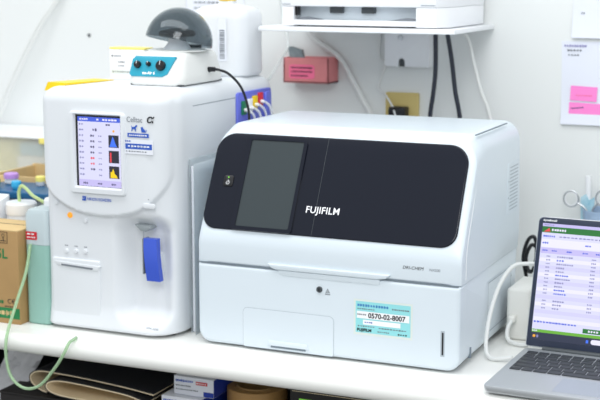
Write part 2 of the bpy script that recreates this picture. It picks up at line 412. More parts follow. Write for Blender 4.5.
# right side details (x = W_)
def FS(x): return frame((x, 0, 0), (0, 1, 0), (0, 0, 1))
b = MB(); b.M = FS(W_)
b.loft([[(p[0], -.0006, p[1]) for p in rrect(.262, .334, .215, .306, .004, 3)], [(p[0], .002, p[1]) for p in rrect(.262, .334, .215, .306, .004, 3)]], M['fuji'], (True, False))
for k in range(13): b.rect(.275, .328, .2225+k*.0062, .2245+k*.0062, M['seaml'], .0009)
for z in (.245, .274): b.disc(.268, z, .0016, M['seam'], .0009)
b.build('side_vent', T)
b = MB(); b.M = FS(W_)   # access hatch outline on the side
po = rrect(.155, .300, .030, .118, .004, 3); pi_ = rrect(.157, .298, .032, .116, .004, 3)
b.loft([[(p[0], -.0003, p[1]) for p in po], [(p[0], -.0003, p[1]) for p in pi_]], M['seaml'], (False, False)); b.disc(.30, .10, .002, M['seam']); b.disc(.30, .055, .002, M['seam'])
b.build('side_hatch', T)
b = MB(); b.tube([(W_-.0003, .026, .150), (W_-.0003, .030, .200), (W_-.0005, .060, .265), (W_-.003, .098, .340), (W_-.012, .112, .3600)], .0011, M['white2'], 6, 6)
b.build('side_ridge', T)
b = MB(); b.box(W_-.012, W_-.009, .098, .285, .3735, .3752, M['seam'], .0004); b.build('top_groove', T)
b = MB(); b.box(.458, W_+.0006, .060, .064, .012, .030, M['seam'], .0005); b.build('side_slot', T)
for x in (.03, .42):
    for y in (.04, .31): MB().lathe([(.014, 0), (.014, .009)], M['black'], (x, y, 0), 20).build('foot', T)

# ================================================================== left analyzer
T = thing('blood_analyzer', (-.17, .2, 0), 'tall white blood analyzer with a lit portrait screen and blue sample lever', 'lab analyzer')
X0, X1, Y0, Y1, ZT = -.303, -.045, -.012, .405, .437
def sst(a, b, x):
    t = max(0, min(1, (x-a)/(b-a))); return t*t*(3-2*t)
def sdrr(x, z, cx, cz, hx, hz, r):
    qx = abs(x-cx)-hx+r; qz = abs(z-cz)-hz+r
    return math.hypot(max(qx, 0), max(qz, 0))+min(max(qx, qz), 0)-r
def g(x, z):
    d = 0
    # shield: bounded below by a wide half ellipse
    dx = (x+.180)/.128; zl = .300-.088*math.sqrt(max(0, 1-min(1, abs(dx))**2.3))
    inside = min(z-zl, .119*0+.5)
    edge = min(inside, (.128-abs(x+.180))*1.2)
    d -= .009*sst(-.002, .003, edge)
    # lower right flared foot
    d -= .006*sst(.05, .0, z)
    d -= .002*sst(.12, .0, z)
    # sample bay
    s = sdrr(x, z, -.104, .118, .052, .096, .030)
    d += .030*sst(.010, -.030, s)
    return d
def slice_pts(z, ins):
    x0, x1, y0, y1 = X0+ins, X1-ins, Y0+ins*.9, Y1-ins
    rf, rr, rb = .018, .050, .02
    P = []
    # left side back->front
    P += [(x0, y1-rb+(y0+rf-y1+rb)*k/6) for k in range(6)]
    P += [(x0+rf-rf*math.cos(a), y0+rf-rf*math.sin(a)) for a in [math.pi/2*k/8 for k in range(8)]]
    n = 90; P += [(x0+rf+(x1-rr-x0-rf)*k/n, y0) for k in range(n)]
    P += [(x1-rr+rr*math.sin(a), y0+rr-rr*math.cos(a)) for a in [math.pi/2*k/28 for k in range(28)]]
    P += [(x1, y0+rr+(y1-rb-y0-rr)*k/8) for k in range(8)]
    P += [(x1-rb+rb*math.cos(a), y1-rb+rb*math.sin(a)) for a in [math.pi/2*k/5 for k in range(5)]]
    P += [(x1-rb+(x0-x1+2*rb)*k/6, y1) for k in range(6)]
    P += [(x0+rb-rb*math.sin(a), y1-rb+rb*math.cos(a)) for a in [math.pi/2*k/5 for k in range(5)]]
    return [Vector((x, y+g(x, z)*sst(y0+rr*.9, y0+.0005, y) if y < y0+rr else y, z)) for x, y in P]
zs = [(.006, .004), (.008, .001), (.011, 0)]+[(.011+(ZT-.026-.011)*k/130, 0) for k in range(1, 131)]
zs += [(ZT-.026+.026*math.sin(a), .026*(1-math.cos(a))) for a in [math.pi/2*k/9 for k in range(1, 10)]]
b = MB(); b.loft([slice_pts(z, i) for z, i in zs], M['white']); b.build('housing', T, angle=60)
def yf(x, z): return Y0+g(x, z)
FY = Y0-.009-.0005
def FA(y): return frame((0, y, 0), (1, 0, 0), (0, 0, 1))
# screen surround + display
b = MB(); b.M = FA(FY-.0005)
po = rrect(-.2400, -.1260, .2510, .3970, .006, 4); pi_ = rrect(-.2270, -.1360, .2650, .3900, .001, 4); pm = rrect(-.2370, -.1290, .2540, .3945, .005, 4)
b.loft([[(p[0], .002, p[1]) for p in po], [(p[0], -.0045, p[1]) for p in pm], [(p[0], -.0048, p[1]) for p in rrect(-.2300, -.1330, .2620, .3925, .002, 4)], [(p[0], .0010, p[1]) for p in pi_]], M['white'], (False, False))
b.build('screen_frame', T)
b = MB(); b.M = FA(FY+.0002)
b.rect(-.2275, -.1355, .2645, .3905, M['print_k'], 0)
X0s, X1s, Z0s, Z1s = -.2225, -.1365, .2655, .3870
b.rect(X0s, X1s, Z0s, Z1s, M['lcd'], .0003); b.rect(X0s, X1s, .3790, Z1s, M['lcd_blue'], .0005)
b.dashes(-.2185, -.200, .3830, .003, M['lcd_w'], .0007, 4, seed=11); b.dashes(-.184, -.178, .3830, .003, M['lcd_w'], .0007, 1, seed=12); b.dashes(-.172, -.142, .3830, .0032, M['lcd_w'], .0007, 5, seed=13)
b.dashes(-.1655, -.155, .3745, .003, M['lcd_dtxt'], .0006, 2, seed=14); b.dashes(-.1925, -.183, .3650, .0042, M['lcd_dtxt'], .0006, 2, seed=15)
b.disc(-.1500, .3640, .0022, M['lcd_or'], .0006)
for k in range(10):
    z = .3740-k*.0098
    b.dashes(-.2200, -.210, z, .0030, M['lcd_txt'], .0006, 2, seed=20+k)
    if 1 < k < 9: b.dashes(-.1975, -.188, z, .0036, M['lcd_red'] if k in (6, 7) else M['lcd_dtxt'], .0006, 2, seed=30+k)
    if k > 1: b.dashes(-.181, -.174, z, .0022, M['lcd_txt'], .0006, 2, seed=40+k)
for k, mm in enumerate(('lcd_hbl', 'lcd_red', 'lcd_yel')):
    z0 = .3355-k*.0270; b.rect(-.1605, -.1400, z0, z0+.0215, M['lcd_k'], .0006)
    if k == 1: b.rect(-.1580, -.1550, z0+.001, z0+.0180, M[mm], .0008)
    else: b.poly([(-.1590+k*.0006, z0+.001), (-.1430, z0+.001), (-.1460, z0+.006), (-.1490, z0+.014 - k*.003), (-.1520, z0+.0195-k*.001), (-.1550, z0+.011), (-.1575, z0+.004+k*.004)], M[mm], .0008)
b.rect(X0s, X1s, Z0s, .2770, M['lcd_lil'], .0005)
for x in (-.2135, -.1840, -.1560): b.dashes(x, x+.010, .2708, .0032, M['lcd_dtxt'], .0007, 3, seed=int(x*-1000))
b.dashes(-.1585, -.143, .2840, .003, M['lcd_dtxt'], .0007, 4, seed=5)
dp = b.build('display', T, smooth=False); dp['label'] = 'lit results screen with blue header and three small graphs'
# decals on the shield
b = MB(); b.M = FA(FY)
b.text('Celltac', -.1235, .3820, .0130, M['print_g'], .0008, sx=.86); b.text('\u03b1', -.0850, .3820, .019, M['print_k'], .0008, bold=.0004, sx=1.2, shear=.2)
b.build('model_lettering', T)
b = MB(); b.M = FA(FY)
# dog and cat silhouettes, blue band, blue sticker
dog = [(-.1140, .3660), (-.1125, .3660), (-.1115, .3700), (-.1075, .3700), (-.1068, .3655), (-.1053, .3655), (-.1050, .3725), (-.1030, .3745), (-.1022, .3762), (-.1048, .3775), (-.1068, .3745), (-.1120, .3735), (-.1150, .3765), (-.1135, .3720)]
b.poly(dog, M['print_b'], .0008)
cat = [(-.0940, .3650), (-.0850, .3650), (-.0838, .3690), (-.0855, .3700), (-.0850, .3650), (-.0870, .3690), (-.0905, .3720), (-.0925, .3755), (-.0935, .3735), (-.0955, .3740), (-.0950, .3700)]
b.poly(cat, M['print_b'], .0008); b.rect(-.1220, -.0800, .3560, .3630, M['print_b'], .0007)
b.dashes(-.1190, -.083, .3595, .0024, M['print_w'], .0009, 9, seed=51)
b.build('animal_emblem', T)
b = MB(); b.M = FA(FY)
b.rect(-.1270, -.0720, .3270, .3560-.004, M['paper'], .0007); b.rect(-.1265, -.0740, .3355, .3450, M['print_b'], .0009); b.dashes(-.121, -.078, .3405, .0030, M['print_w'], .0011, 7, seed=52)
b.dashes(-.1265, -.115, .3490, .003, M['print_b'], .0009, 3, seed=53); b.dashes(-.1255, -.083, .3315, .0018, M['print_g'], .0009, 8, seed=54)
b.build('blue_sticker', T)
b = MB(); b.M = FA(FY)
b.text('NIHON KOHDEN', -.2065, .2400, .0074, M['print_b'], .0008, bold=.0001, sx=.84)
b.poly([(-.2170, .2390), (-.2090, .2390), (-.2090, .2470), (-.2125, .2470), (-.2125, .2425), (-.2170, .2425)], M['print_b'], .0008); b.rect(-.2165, -.2130, .2435, .2470, M['print_b'], .0008)
b.build('maker_lettering', T)
# oval button
b = MB(); b.M = FA(FY+.001); b.prism(rrect(-.0945, -.0700, .2335, .2425, .0044, 6), -.0020, .001, M['white'], r=.0008); b.disc(-.0830, .2495, .001, M['print_g'], .0015); ob = b.build('oval_button', T)
def button(x, z, r, m, name='button', label=None):
    y = yf(x, z); b = MB(); b.lathe([(r*1.25, 0), (r*1.25, .0008), (r, .0010), (r, .0030), (r*.8, .0036), (0, .0036)], m, (x, y+.0003, z), 20, 'y')
    o = b.build(name, T)
    if label: o['label'] = label
for x, z in ((-.2770, .2300), (-.2170, .2010), (-.2590, .1430), (-.2390, .1440), (-.2190, .1450)): button(x, z, .0038, M['white'])
button(-.2500, .2085, .0042, M['led_or'], 'indicator_lamp', 'orange lit button')
b = MB(); b.M = FA(yf(-.24, .16)); 
for x in (-.2590, -.2390, -.2190): b.dashes(x-.0035, x+.0035, .1530, .0018, M['print_g'], .0006, 3, seed=int(-x*1e4))
b.build('button_legends', T)
# printer door with paper slot
b = MB(); y = Y0-.0002
slab_front(b, rrect(-.2890, -.1900, .0150, .1300, .003, 3), y-.0035, y+.004, M['white'], .002, 3)
pdr = b.build('printer_door', T)
b = MB(); b.prism([(-.2830, .1245), (-.1870, .1210), (-.1930, .1120), (-.2750, .1160)], y-.0050, y, M['white'], r=.0010)
b.prism([(-.2680, .1200), (-.2010, .1172), (-.2035, .1140), (-.2680, .1168)], y-.0056, y-.004, M['print_g']); b.build('paper_slot', pdr)
# blue lever and sampling nozzle
b = MB(); pr = []
for k in range(15):
    t = k/14; z = .1785-.0755*t; yb = -.012-.004*math.sin(math.pi*t)+.002*t; dx = .0045*math.sin(math.pi*t*.5)-.001
    pr.append([(-.1000+dx, yb, z), (-.0735+dx, yb, z), (-.0735+dx, yb+.012, z), (-.1000+dx, yb+.012, z)])
b.loft(pr, M['lever']); lv = b.build('sample_lever', T, angle=50); lv['label'] = 'royal blue sample lever'
b = MB(); b.box(-.1022, -.1000, -.0140, .006, .115, .1785, M['print_g'], .0006); b.build('hinge_strip', lv)
b = MB(); b.box(-.0940, -.080, -.006, .024, .112, .150, M['white'], .003); b.build('lever_bracket', T)
b = MB(); b.prism([(-.1200, .2010), (-.0880, .2010), (-.0870, .1950), (-.0980, .1895), (-.1070, .1905)], -.010, .022, M['grey'], r=.002); b.tube([(-.1050, -.004, .193), (-.1050, -.004, .172)], .0013, M['silver'], 8, 1, False); b.build('sampling_nozzle', T)
b = MB(); b.M = FA(yf(-.085, .02)); b.text('MEK-6550', -.0960, .0170, .0058, M['print_g'], .0012); b.build('type_lettering', T)
# side: seam, blue connector panel
b = MB(); b.M = FS(X1); b.rect(.070, .236, .4030, .4042, M['seam'], .0003); b.rect(.236, .2372, .02, .4042, M['seaml'], .0003); b.build('side_seam', T)
b = MB(); b.M = FS(X1)
b.prism(rrect(.238, .382, .300, .4120, .006, 4), -.005, .002, M['violet'], r=.001)
b.prism(rrect(.350, .376, .336, .406, .006, 4), -.009, -.004, M['violet'], r=.002)
cp = b.build('connector_panel', T); cp['label'] = 'violet blue tubing connector panel'
for (yy, zz, c1) in ((.250, .382, 'green'), (.275, .384, 'print_w'), (.297, .388, 'yellow'), (.321, .392, 'red')):
    b = MB(); b.M = FS(X1); b.box(yy, yy+.019, -.0085, -.004, zz-.012, zz+.014, M[c1], .0015); b.lathe([(.0034, 0), (.0034, .006), (.002, .007), (0, .007)], M['print_w'], (yy+.009, -.008, zz-.003), 14, 'y'); b.build('tubing_socket', cp)
for k, (yy, zz) in enumerate(((.259, .379), (.284, .381), (.306, .385), (.330, .389))):
    b = MB(); b.tube([(X1+.016, yy, zz), (X1+.024, yy+.006, zz-.010), (X1+.026, yy+.012, zz-.034), (X1+.018, yy+.014, zz-.066)], .0024, M['clear'], 8); b.build('fluid_tube', cp)
for x in (-.27, -.075):
    for y in (.03, .37): MB().lathe([(.012, 0), (.012, .010)], M['black'], (x, y, 0), 18).build('foot', T)

# ================================================================== on the left analyzer
# centrifuge
T = thing('mini_centrifuge', (-.123, .14, ZT), 'small white centrifuge with a smoked dome lid and teal control panel', 'centrifuge')
cx0, cx1, cy0, cy1 = -.170, -.060, .060, .225
rg = []
for z, i, dy in ((.001, .004, 0), (.003, .001, 0), (.006, 0, 0), (.018, .001, .002), (.045, .006, .012), (.052, .008, .015), (.056, .011, .018), (.0575, .016, .022)):
    rg.append([(p[0], p[1], ZT+z) for p in rrect(cx0+i, cx1-i, cy0+dy+i*.3, cy1-i, (.014, .020, .02, .02), 6)])
b = MB(); b.loft(rg, M['cream']); b.build('housing', T)
b = MB(); b.box(cx0+.004, cx1-.004, cy0+.004, cy1-.004, ZT+.0002, ZT+.003, M['dgrey'], .001); b.build('base_plate', T)
p0 = Vector((cx0, cy0+.0005, ZT+.012)); p1 = Vector((cx0, cy0+.0155, ZT+.052)); FV = frame(p0, (1, 0, 0), p1-p0)
b = MB(); b.M = FV; b.prism([(.008, .004), (.070, .004), (.080, .009), (.0925, .0410), (.012, .0410), (.006, .035), (.004, .008)], -.0024, .003, M['teal'], r=.0006)
cpn = b.build('control_panel', T); cpn['label'] = 'teal panel with three black knobs'
for (x, z, r) in ((.0190, .0245, .0066), (.0410, .0260, .0042), (.0660, .0235, .0092)):
    b = MB(); b.M = FV; b.lathe([(r, 0), (r*.96, .006), (r*.8, .0075), (0, .0078)], M['black'], (x, -.002, z), 24, 'y'); b.box(x-.0004, x+.0004, -.0102, -.009, z, z+r*.85, M['print_w']); b.build('knob', cpn)
b = MB(); b.M = FV; b.text('ms-Air 6', .030, .0078, .0072, M['print_w'], .0028, bold=.0003); b.build('panel_lettering', cpn)
dc = Vector((-.112, .140, ZT+.0575))
b = MB(); b.lathe([(.054, 0), (.054, .0020), (.050, .0030), (0, .0030)], M['cream'], tuple(dc), 48); b.build('dome_collar', T)
b = MB(); b.lathe([(.026, .003), (.022, .008), (.016, .016), (.015, .024), (0, .024)], M['white'], tuple(dc), 32); b.build('rotor_hub', T)
b = MB(); b.lathe([(.010, .024), (.030, .026), (.034, .030), (.030, .036), (.012, .040), (0, .041)], M['black'], tuple(dc), 32); b.build('rotor', T)
Rd = .0610; out = [(Rd*math.cos(a), Rd*1.02*math.sin(a)) for a in [math.pi/2*k/16 for k in range(17)]]
inn = [((Rd-.0018)*math.cos(a), (Rd*1.02-.0018)*math.sin(a)) for a in [math.pi/2*k/16 for k in range(17)]][::-1]
prof = out[:-1]+[(.0003, out[-1][1]), (.0003, inn[0][1])]+inn[1:]
b = MB(); b.M = Matrix.Translation(dc+Vector((.003, 0, .0155))) @ Matrix.Rotation(math.radians(7), 4, 'Y') @ Matrix.Rotation(math.radians(-11), 4, 'X')
b.lathe(prof+[prof[0]], M['dome'], (0, 0, 0), 56, caps=(False, False)); dm = b.build('dome_lid', T); dm['label'] = 'smoked transparent dome lid, slightly raised'
b = MB(); b.box(dc.x-.016, dc.x+.016, dc.y+.050, dc.y+.064, dc.z+.000, dc.z+.008, M['dgrey'], .002); b.build('lid_hinge', T)
# its cable
b = MB(); b.tube([(-.068, .165, ZT+.024), (-.060, .165, ZT+.023)], .0052, M['black'], 12, 1, False); b.build('cable_grommet', T)
zc = ZT+.024
b = MB(); b.tube([(-.066, .165, zc), (-.050, .165, zc)], .0044, M['cable_k'], 12, 1, False)
b.tube([(-.052, .165, zc), (-.042, .167, zc-.001), (-.028, .176, zc-.008), (-.012, .190, zc-.030), (-.003, .200, zc-.062), (-.001, .205, zc-.10), (-.010, .215, zc-.20), (-.020, .23, .03), (-.022, .28, .004), (-.022, .42, .004)], .0024, M['cable_k'], 10)
b.build('power_cable', T)
# milky jug
jx, jy = -.112, .340
T = thing('plastic_jug', (jx, jy, ZT), 'milky white plastic jug with a barcode and yellow cap, behind the centrifuge', 'jug')
rg = []
for z, s_ in ((0, .90), (.003, .97), (.008, 1), (.06, .985), (.108, 1), (.118, .98), (.126, .90), (.131, .74), (.134, .5), (.137, .27), (.142, .27)):
    rg.append([(jx+(p[0])*s_, jy+(p[1])*s_, ZT+z) for p in rrect(-.059, .059, -.052, .052, .030, 8)])
b = MB(); b.loft(rg, M['jug']); b.build('jug_body', T)
b = MB(); b.lathe([(.016, .1422), (.017, .144), (.017, .162), (.015, .165), (0, .165)], M['yellow'], (jx, jy, ZT), 28); b.build('screw_cap', T)
b = MB(); b.M = FA(jy-.0525); b.rect(jx+.006, jx+.024, ZT+.030, ZT+.112, M['paper'], .0006); zz = ZT+.034
rgn = random.Random(3)
while zz < ZT+.088:
    h = rgn.uniform(.0008, .0030); b.rect(jx+.009, jx+.020, zz, zz+h, M['print_g'], .0009); zz += h+rgn.uniform(.0008, .0022)
b.build('barcode_label', T)
# small white carton
T = thing('small_carton', (-.222, .165, ZT), 'small white carton with a pale yellow top edge, left of the centrifuge', 'carton')
b = MB(); b.box(-.262, -.186, .150, .180, ZT, ZT+.056, M['paper'], .001); b.build('carton_body', T)
b = MB(); b.box(-.262, -.186, .150, .180, ZT+.0562, ZT+.060, M['paleyel'], .0008); b.build('lid_edge', T)
b = MB(); b.M = FA(.150)
b.disc(-.2555, ZT+.044, .0016, M['print_k'], .0004); b.dashes(-.252, -.236, ZT+.044, .0022, M['print_g'], .0004, 6, seed=61); b.dashes(-.243, -.228, ZT+.033, .0024, M['print_g'], .0004, 4, seed=62); b.dashes(-.243, -.230, ZT+.026, .0020, M['print_g'], .0004, 4, seed=63)
b.rect(-.258, -.20, ZT+.012, ZT+.018, M['sticker_e'], .0004); b.dashes(-.256, -.21, ZT+.015, .002, M['print_g'], .0006, 9, seed=64); b.build('printing', T)
# yellow folder along the left top edge
b = MB(); rg = []
for k in range(13):
    t = k/12; y = .002+.13*t; rg.append([(-.3020+.012*t, y, ZT+.0002-.010*(1-t)**2), (-.262+.02*t, y, ZT+.0005), (-.262+.02*t, y, ZT+.0045-.003*t), (-.2980+.014*t, y, ZT+.0055-.003*t), (-.3060+.014*t, y, ZT-.004-.006*(1-t)**2)])
b.loft(rg, M['yellow']); tag(b.build('yellow_folder'), 'bright yellow strip of folder lying along the blood analyzer top', 'folder')

# ================================================================== between the analyzers
T = thing('file_pocket', (-.034, .12, 0), 'clear file pocket with papers, upright between the two analyzers', 'file')
b = MB(); b.box(-.0425, -.0415, .050, .200, 0, .312, M['pocket'], .0004); b.box(-.0290, -.0280, .040, .200, 0, .306, M['pocket'], .0004); b.box(-.0425, -.0280, .199, .200, 0, .3, M['pocket']); b.build('pocket', T)
b = MB(); b.box(-.0405, -.0360, .054, .195, .002, .300, M['paper'], .0005); b.build('paper_sheets', T)
b = MB(); b.box(-.0350, -.0335, .060, .195, .002, .290, M['cup'], .0005); b.build('blue_divider', T)

# ================================================================== left end of the counter
# cardboard box 5L
T = thing('liquid_carton', (-.42, .03, 0), 'brown cardboard carton printed 5L at the left edge', 'carton')
b = MB(); b.box(-.500, -.352, -.030, .062, 0, .172, M['card'], .0015); b.build('carton_body', T)
b = MB(); b.box(-.4995, -.3525, -.0295, .0615, .1722, .1750, M['card2'], .001); b.box(-.4995, -.3525, .020, .022, .1750, .1755, M['black']); b.build('top_flap', T)
b = MB(); b.M = FA(-.0300)
b.text('5L', -.4000, .1220, .0250, M['print_gr'], .0004, bold=.0006); b.text('C\u20ac', -.3790, .0380, .0130, M['print_k'], .0004)
b.rect(-.4995, -.3525, .0100, .0300, M['print_gr'], .0004); b.dashes(-.43, -.365, .0200, .008, M['card2'], .0006, 7, seed=71); b.rect(-.3925, -.3740, .150, .172-.001, M['print_k'], .0004); b.rect(-.3915, -.3750, .151, .170, M['card'], .0005)
b.disc(-.3830, .1640, .0034, M['print_k'], .0006); b.disc(-.3830, .1640, .0024, M['card'], .0007); b.rect(-.3895, -.3765, .1535, .155, M['print_k'], .0006); b.rect(-.3838, -.3822, .1535, .1620, M['print_k'], .0006)
b.dashes(-.3990, -.3860, .0400, .0060, M['print_gr'], .0004, 2, seed=72); b.dashes(-.385, -.362, .0325, .002, M['print_k'], .0004, 6, seed=73)
b.build('printing', T)
# green tank
tx0, tx1, ty0, ty1 = -.350, -.3, -.012, .120
T = thing('reagent_tank', (-.325, .05, 0), 'translucent tank of pale green liquid with a red label', 'tank')
def vess(x0, x1, y0, y1, zs, r): return [[(p[0], p[1], z) for p in rrect(x0+i, x1-i, y0+i, y1-i, r, 5)] for z, i in zs]
b = MB(); b.loft(vess(tx0, tx1, ty0, ty1, ((0, .003), (.003, 0), (.1475, 0)), .009), M['liquid'], (True, True)); lq = b.build('green_liquid', T); lq['label'] = 'pale green liquid in the lower two thirds'
b = MB(); b.loft(vess(tx0, tx1, ty0, ty1, ((.148, 0), (.203, 0), (.211, .004), (.213, .009)), .009), M['tankp']); b.build('tank_body', T)
b = MB(); b.lathe([(.019, .213), (.019, .222), (.016, .226), (0, .226)], M['white2'], (-.322, .045, 0), 26); b.build('screw_cap', T)
b = MB(); b.M = FA(ty0); b.rect(-.3460, -.3220, .157, .172, M['print_r'], .0006); b.dashes(-.343, -.326, .1675, .003, M['print_w'], .0009, 2, seed=81); b.dashes(-.343, -.325, .1615, .0026, M['print_w'], .0009, 5, seed=82); b.build('red_label', T)
# lime tube, over the counter edge
b = MB(); b.tube([(-.334, -.0165, .150), (-.333, -.034, .102), (-.333, -.066, .052), (-.330, -.102, .0), (-.328, -.108, -.041), (-.316, -.11, -.073), (-.289, -.11, -.088), (-.257, -.11, -.078), (-.225, -.11, -.043), (-.207, -.1085, -.016), (-.200, -.102, .002), (-.202, -.088, .0035), (-.206, -.070, .0032)], .0028, M['ltube'], 10)
tag(b.build('drain_tube'), 'pale green tube looping over the worktop front edge', 'tube')
# jar behind
T = thing('plastic_jar', (-.437, .098, .0), 'white round plastic jar with a wide lid, behind the brown carton', 'jar')
b = MB(); b.lathe([(.026, 0), (.028, .003), (.028, .179), (.026, .182)], M['jug'], (-.432, .096, 0), 32); b.build('jar_body', T)
b = MB(); b.lathe([(.0290, .180), (.0295, .182), (.0295, .200), (.027, .203), (0, .203)], M['white2'], (-.432, .096, 0), 36); b.build('jar_lid', T)
b = MB(); b.tube([(-.436, .096, .2035), (-.436, .095, .220), (-.428, .092, .234), (-.412, .084, .232), (-.385, .068, .222), (-.348, .050, .2150)], .0032, M['ptube'], 10)
tag(b.build('suction_tube'), 'pale yellow-green tube arching from the jar lid to the tank', 'tube')
# cardboard tray + rack + vials
T = thing('cardboard_box', (-.47, .34, 0), 'open pale cardboard box behind the blue tube rack', 'box')
b = MB(); b.prism([(-.62, 0), (-.312, 0), (-.312, .220), (-.62, .220)], .262, .268, M['card2']); b.build('front_side', T)
b = MB(); b.prism([(-.62, 0), (-.312, 0), (-.312, .225), (-.62, .225)], .402, .408, M['card2']); b.build('back_side', T)
for x in (-.62, -.318): b = MB(); b.box(x, x+.006, .268, .402, 0, .222, M['card2']); b.build('end_side', T)
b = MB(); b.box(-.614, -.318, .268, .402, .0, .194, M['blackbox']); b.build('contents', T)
T = thing('tube_rack', (-.44, .188, 0), 'dark blue plastic tube rack behind the white jar', 'rack')
b = MB(); b.box(-.57, -.325, .136, .244, 0, .198, M['grey'], .002); b.build('rack_stand', T)
b = MB(); b.box(-.575, -.320, .132, .248, .1985, .213, M['rack'], .003)
b.build('rack_top', T)
def vial(x, y, z, m, h, r, label):
    T = thing('vial', (x, y, z), label, 'vial'); b = MB(); b.lathe([(r*.7, 0), (r*.9, .003), (r*.9, h)], m if h < .01 else M['jug'], (x, y, z), 18); b.build('vial_body', T)
    b = MB(); b.lathe([(r, h-.0005), (r, h+.008), (r*.85, h+.010), (0, h+.010)], m, (x, y, z), 20); b.build('cap', T); return T
vial(-.540, .215, .2132, M['purple'], .012, .015, 'lilac-capped vial at the left edge on the blue rack')
vial(-.546, .172, .2132, M['green'], .006, .009, 'green-capped vial at the left edge on the blue rack')
vial(-.492, .165, .2132, M['cyan'], .006, .010, 'cyan-capped vial on the blue rack above the white jar')
vial(-.470, .215, .2132, M['paleyel'], .010, .010, 'yellow-capped vial, left of the two by the blood analyzer')
vial(-.447, .228, .2132, M['paleyel'], .012, .010, 'yellow-capped vial nearest the blood analyzer side')
T = None
b = MB(); b.prism([(.066, 0), (.112, 0), (.112, .212), (.066, .200)], -.520, -.470, M['white2'], 'x', r=.002); tag(b.build('white_tray'), 'white slanted plastic tray at the left edge beside the white jar', 'tray')
# translucent bin behind
T = thing('storage_bin', (-.47, .5, 0), 'large translucent plastic bin behind the cardboard box', 'bin')
bo = vess(-.86, -.340, .425, .590, ((0, .012), (.004, .008), (.275, 0)), .02); bi = vess(-.86, -.340, .425, .590, ((.275, .003), (.006, .011)), .02)
b = MB(); b.loft(bo+bi, M['bin']); b.build('bin_body', T)
b = MB(); b.loft(vess(-.865, -.335, .420, .595, ((.2752, .0), (.278, -.002), (.281, .0)), .02), M['white2']); b.build('bin_lid', T)
b = MB(); b.box(-.612, -.585, .4165, .4195, .266, .279, M['paleyel'], .001); b.build('yellow_latch', T)
b = MB(); b.box(-.695, -.56, .450, .57, .0065, .232, M['paper'], .003); tag(b.build('white_box'), 'white box seen through the translucent bin', 'box')
b = MB(); b.lathe([(.045, .005), (.050, .2), (.058, .262), (.054, .262), (0, .20)], M['paleyel'], (-.765, .505, 0), 32); tag(b.build('beige_pot'), 'pale beige pot seen through the left of the translucent bin', 'pot')
b = MB(); b.box(-.690, -.62, .455, .565, .2325, .262, M['cyan'], .002); tag(b.build('blue_folder'), 'light blue folder lying on the white box in the translucent bin', 'folder')
# small wall screw
b = MB(); b.lathe([(.004, 0), (.003, .003), (0, .0035)], M['dgrey'], (-.595, .6, .492), 14, 'y'); tag(b.build('wall_screw'), 'tiny grey screw head in the wall above the blood analyzer', 'screw')
# double tubes on the wall, upper left
for k, (dx, lab) in enumerate(((0, 'left of two thin white tubes running diagonally down the wall'), (.012, 'right of two thin white tubes running diagonally down the wall'))):
    b = MB(); b.tube([(-.618+dx*.5, .594, .66), (-.672+dx*.6, .585, .572), (-.714+dx*.8, .575, .514), (-.764+dx, .570, .433), (-.818+dx*1.2, .570, .340), (-.875+dx*1.4, .570, .240)], .0028, M['cable_w'], 8)
    tag(b.build('wall_tube'), lab, 'tube', 'thin white tubes on the wall')
# notice on wall behind jug
T = thing('wall_notice', (-.27, .6, .55), 'white notice with faint print on the wall behind the jug', 'notice')
b = MB(); b.M = FA(.5985); b.box(-.345, -.205, -.0005, .001, .545, .72, M['paper']); b.build('sheet', T)
b = MB(); b.M = FA(.5985); b.dashes(-.325, -.25, .568, .003, M['print_g'], .0012, 7, seed=91); b.dashes(-.325, -.26, .556, .003, M['print_g'], .0012, 6, seed=92); b.rect(-.345, -.3445, .545, .72, M['print_g'], .0010); b.build('printing', T)

# ================================================================== wall items
# shelf + printer
b = MB(); b.box(-.046, .344, .338, .5995, .523, .532, M['white2'], .0015); 
tag(b.build('wall_shelf'), 'thin white wall shelf carrying the printer', 'shelf')
T = thing('office_printer', (.17, .46, .532), 'white office printer on the wall shelf, cut off by the top of the photo', 'printer')
b = MB(); y = .348
b.prism([(.0, y), (.024, y), (.024, y+.10), (.268, y+.10), (.268, y), (.306, y), (.326, y+.030), (.326, y+.235), (.0, y+.235)], .5337, .5702, M['white2'], 'z', r=.001)
b.prism([(.0, y-.002), (.306, y-.002), (.326, y+.028), (.326, y+.236), (.0, y+.236)], .5704, .72, M['white2'], 'z', r=.0015); b.build('printer_body', T)
b = MB(); b.box(.0245, .2675, y-.001, y+.09, .5352, .5450, M['white2'], .001); b.build('output_tray', T)
b = MB(); b.box(.0245, .2675, y+.028, y+.034, .5452, .5700, M['fuji']); b.build('paper_bay', T)
for x in (.090, .154): 
    b = MB(); b.box(x, x+.026, y+.018, y+.030, .5575, .5690, M['dgrey'], .001); b.build('feed_roller', T)
for s_ in (1, -1):
    c0 = .025 if s_ == 1 else .267
    b = MB(); b.prism([(c0, .5455), (c0+s_*.005, .5490), (c0+s_*.022, .5505), (c0+s_*.040, .5475), (c0+s_*.055, .5455)], y+.008, y+.020, M['print_g'], r=.0008); b.build('paper_guide', T)
b = MB(); b.box(.0250, .0290, y+.004, y+.020, .5530, .5700, M['black']); b.build('tray_latch', T)
b = MB(); b.box(.278, .305, y-.0028, y-.002, .5735, .5745, M['seam']); b.build('lid_gap', T)
b = MB(); b.box(.001, .018, y-.0028, y-.002, .5735, .5745, M['seam']); b.build('lid_gap', T)
for x in (.02, .28):
    for yy in (.375, .565): MB().box(x, x+.014, yy, yy+.01, .5321, .5336, M['dgrey']).build('foot', T)

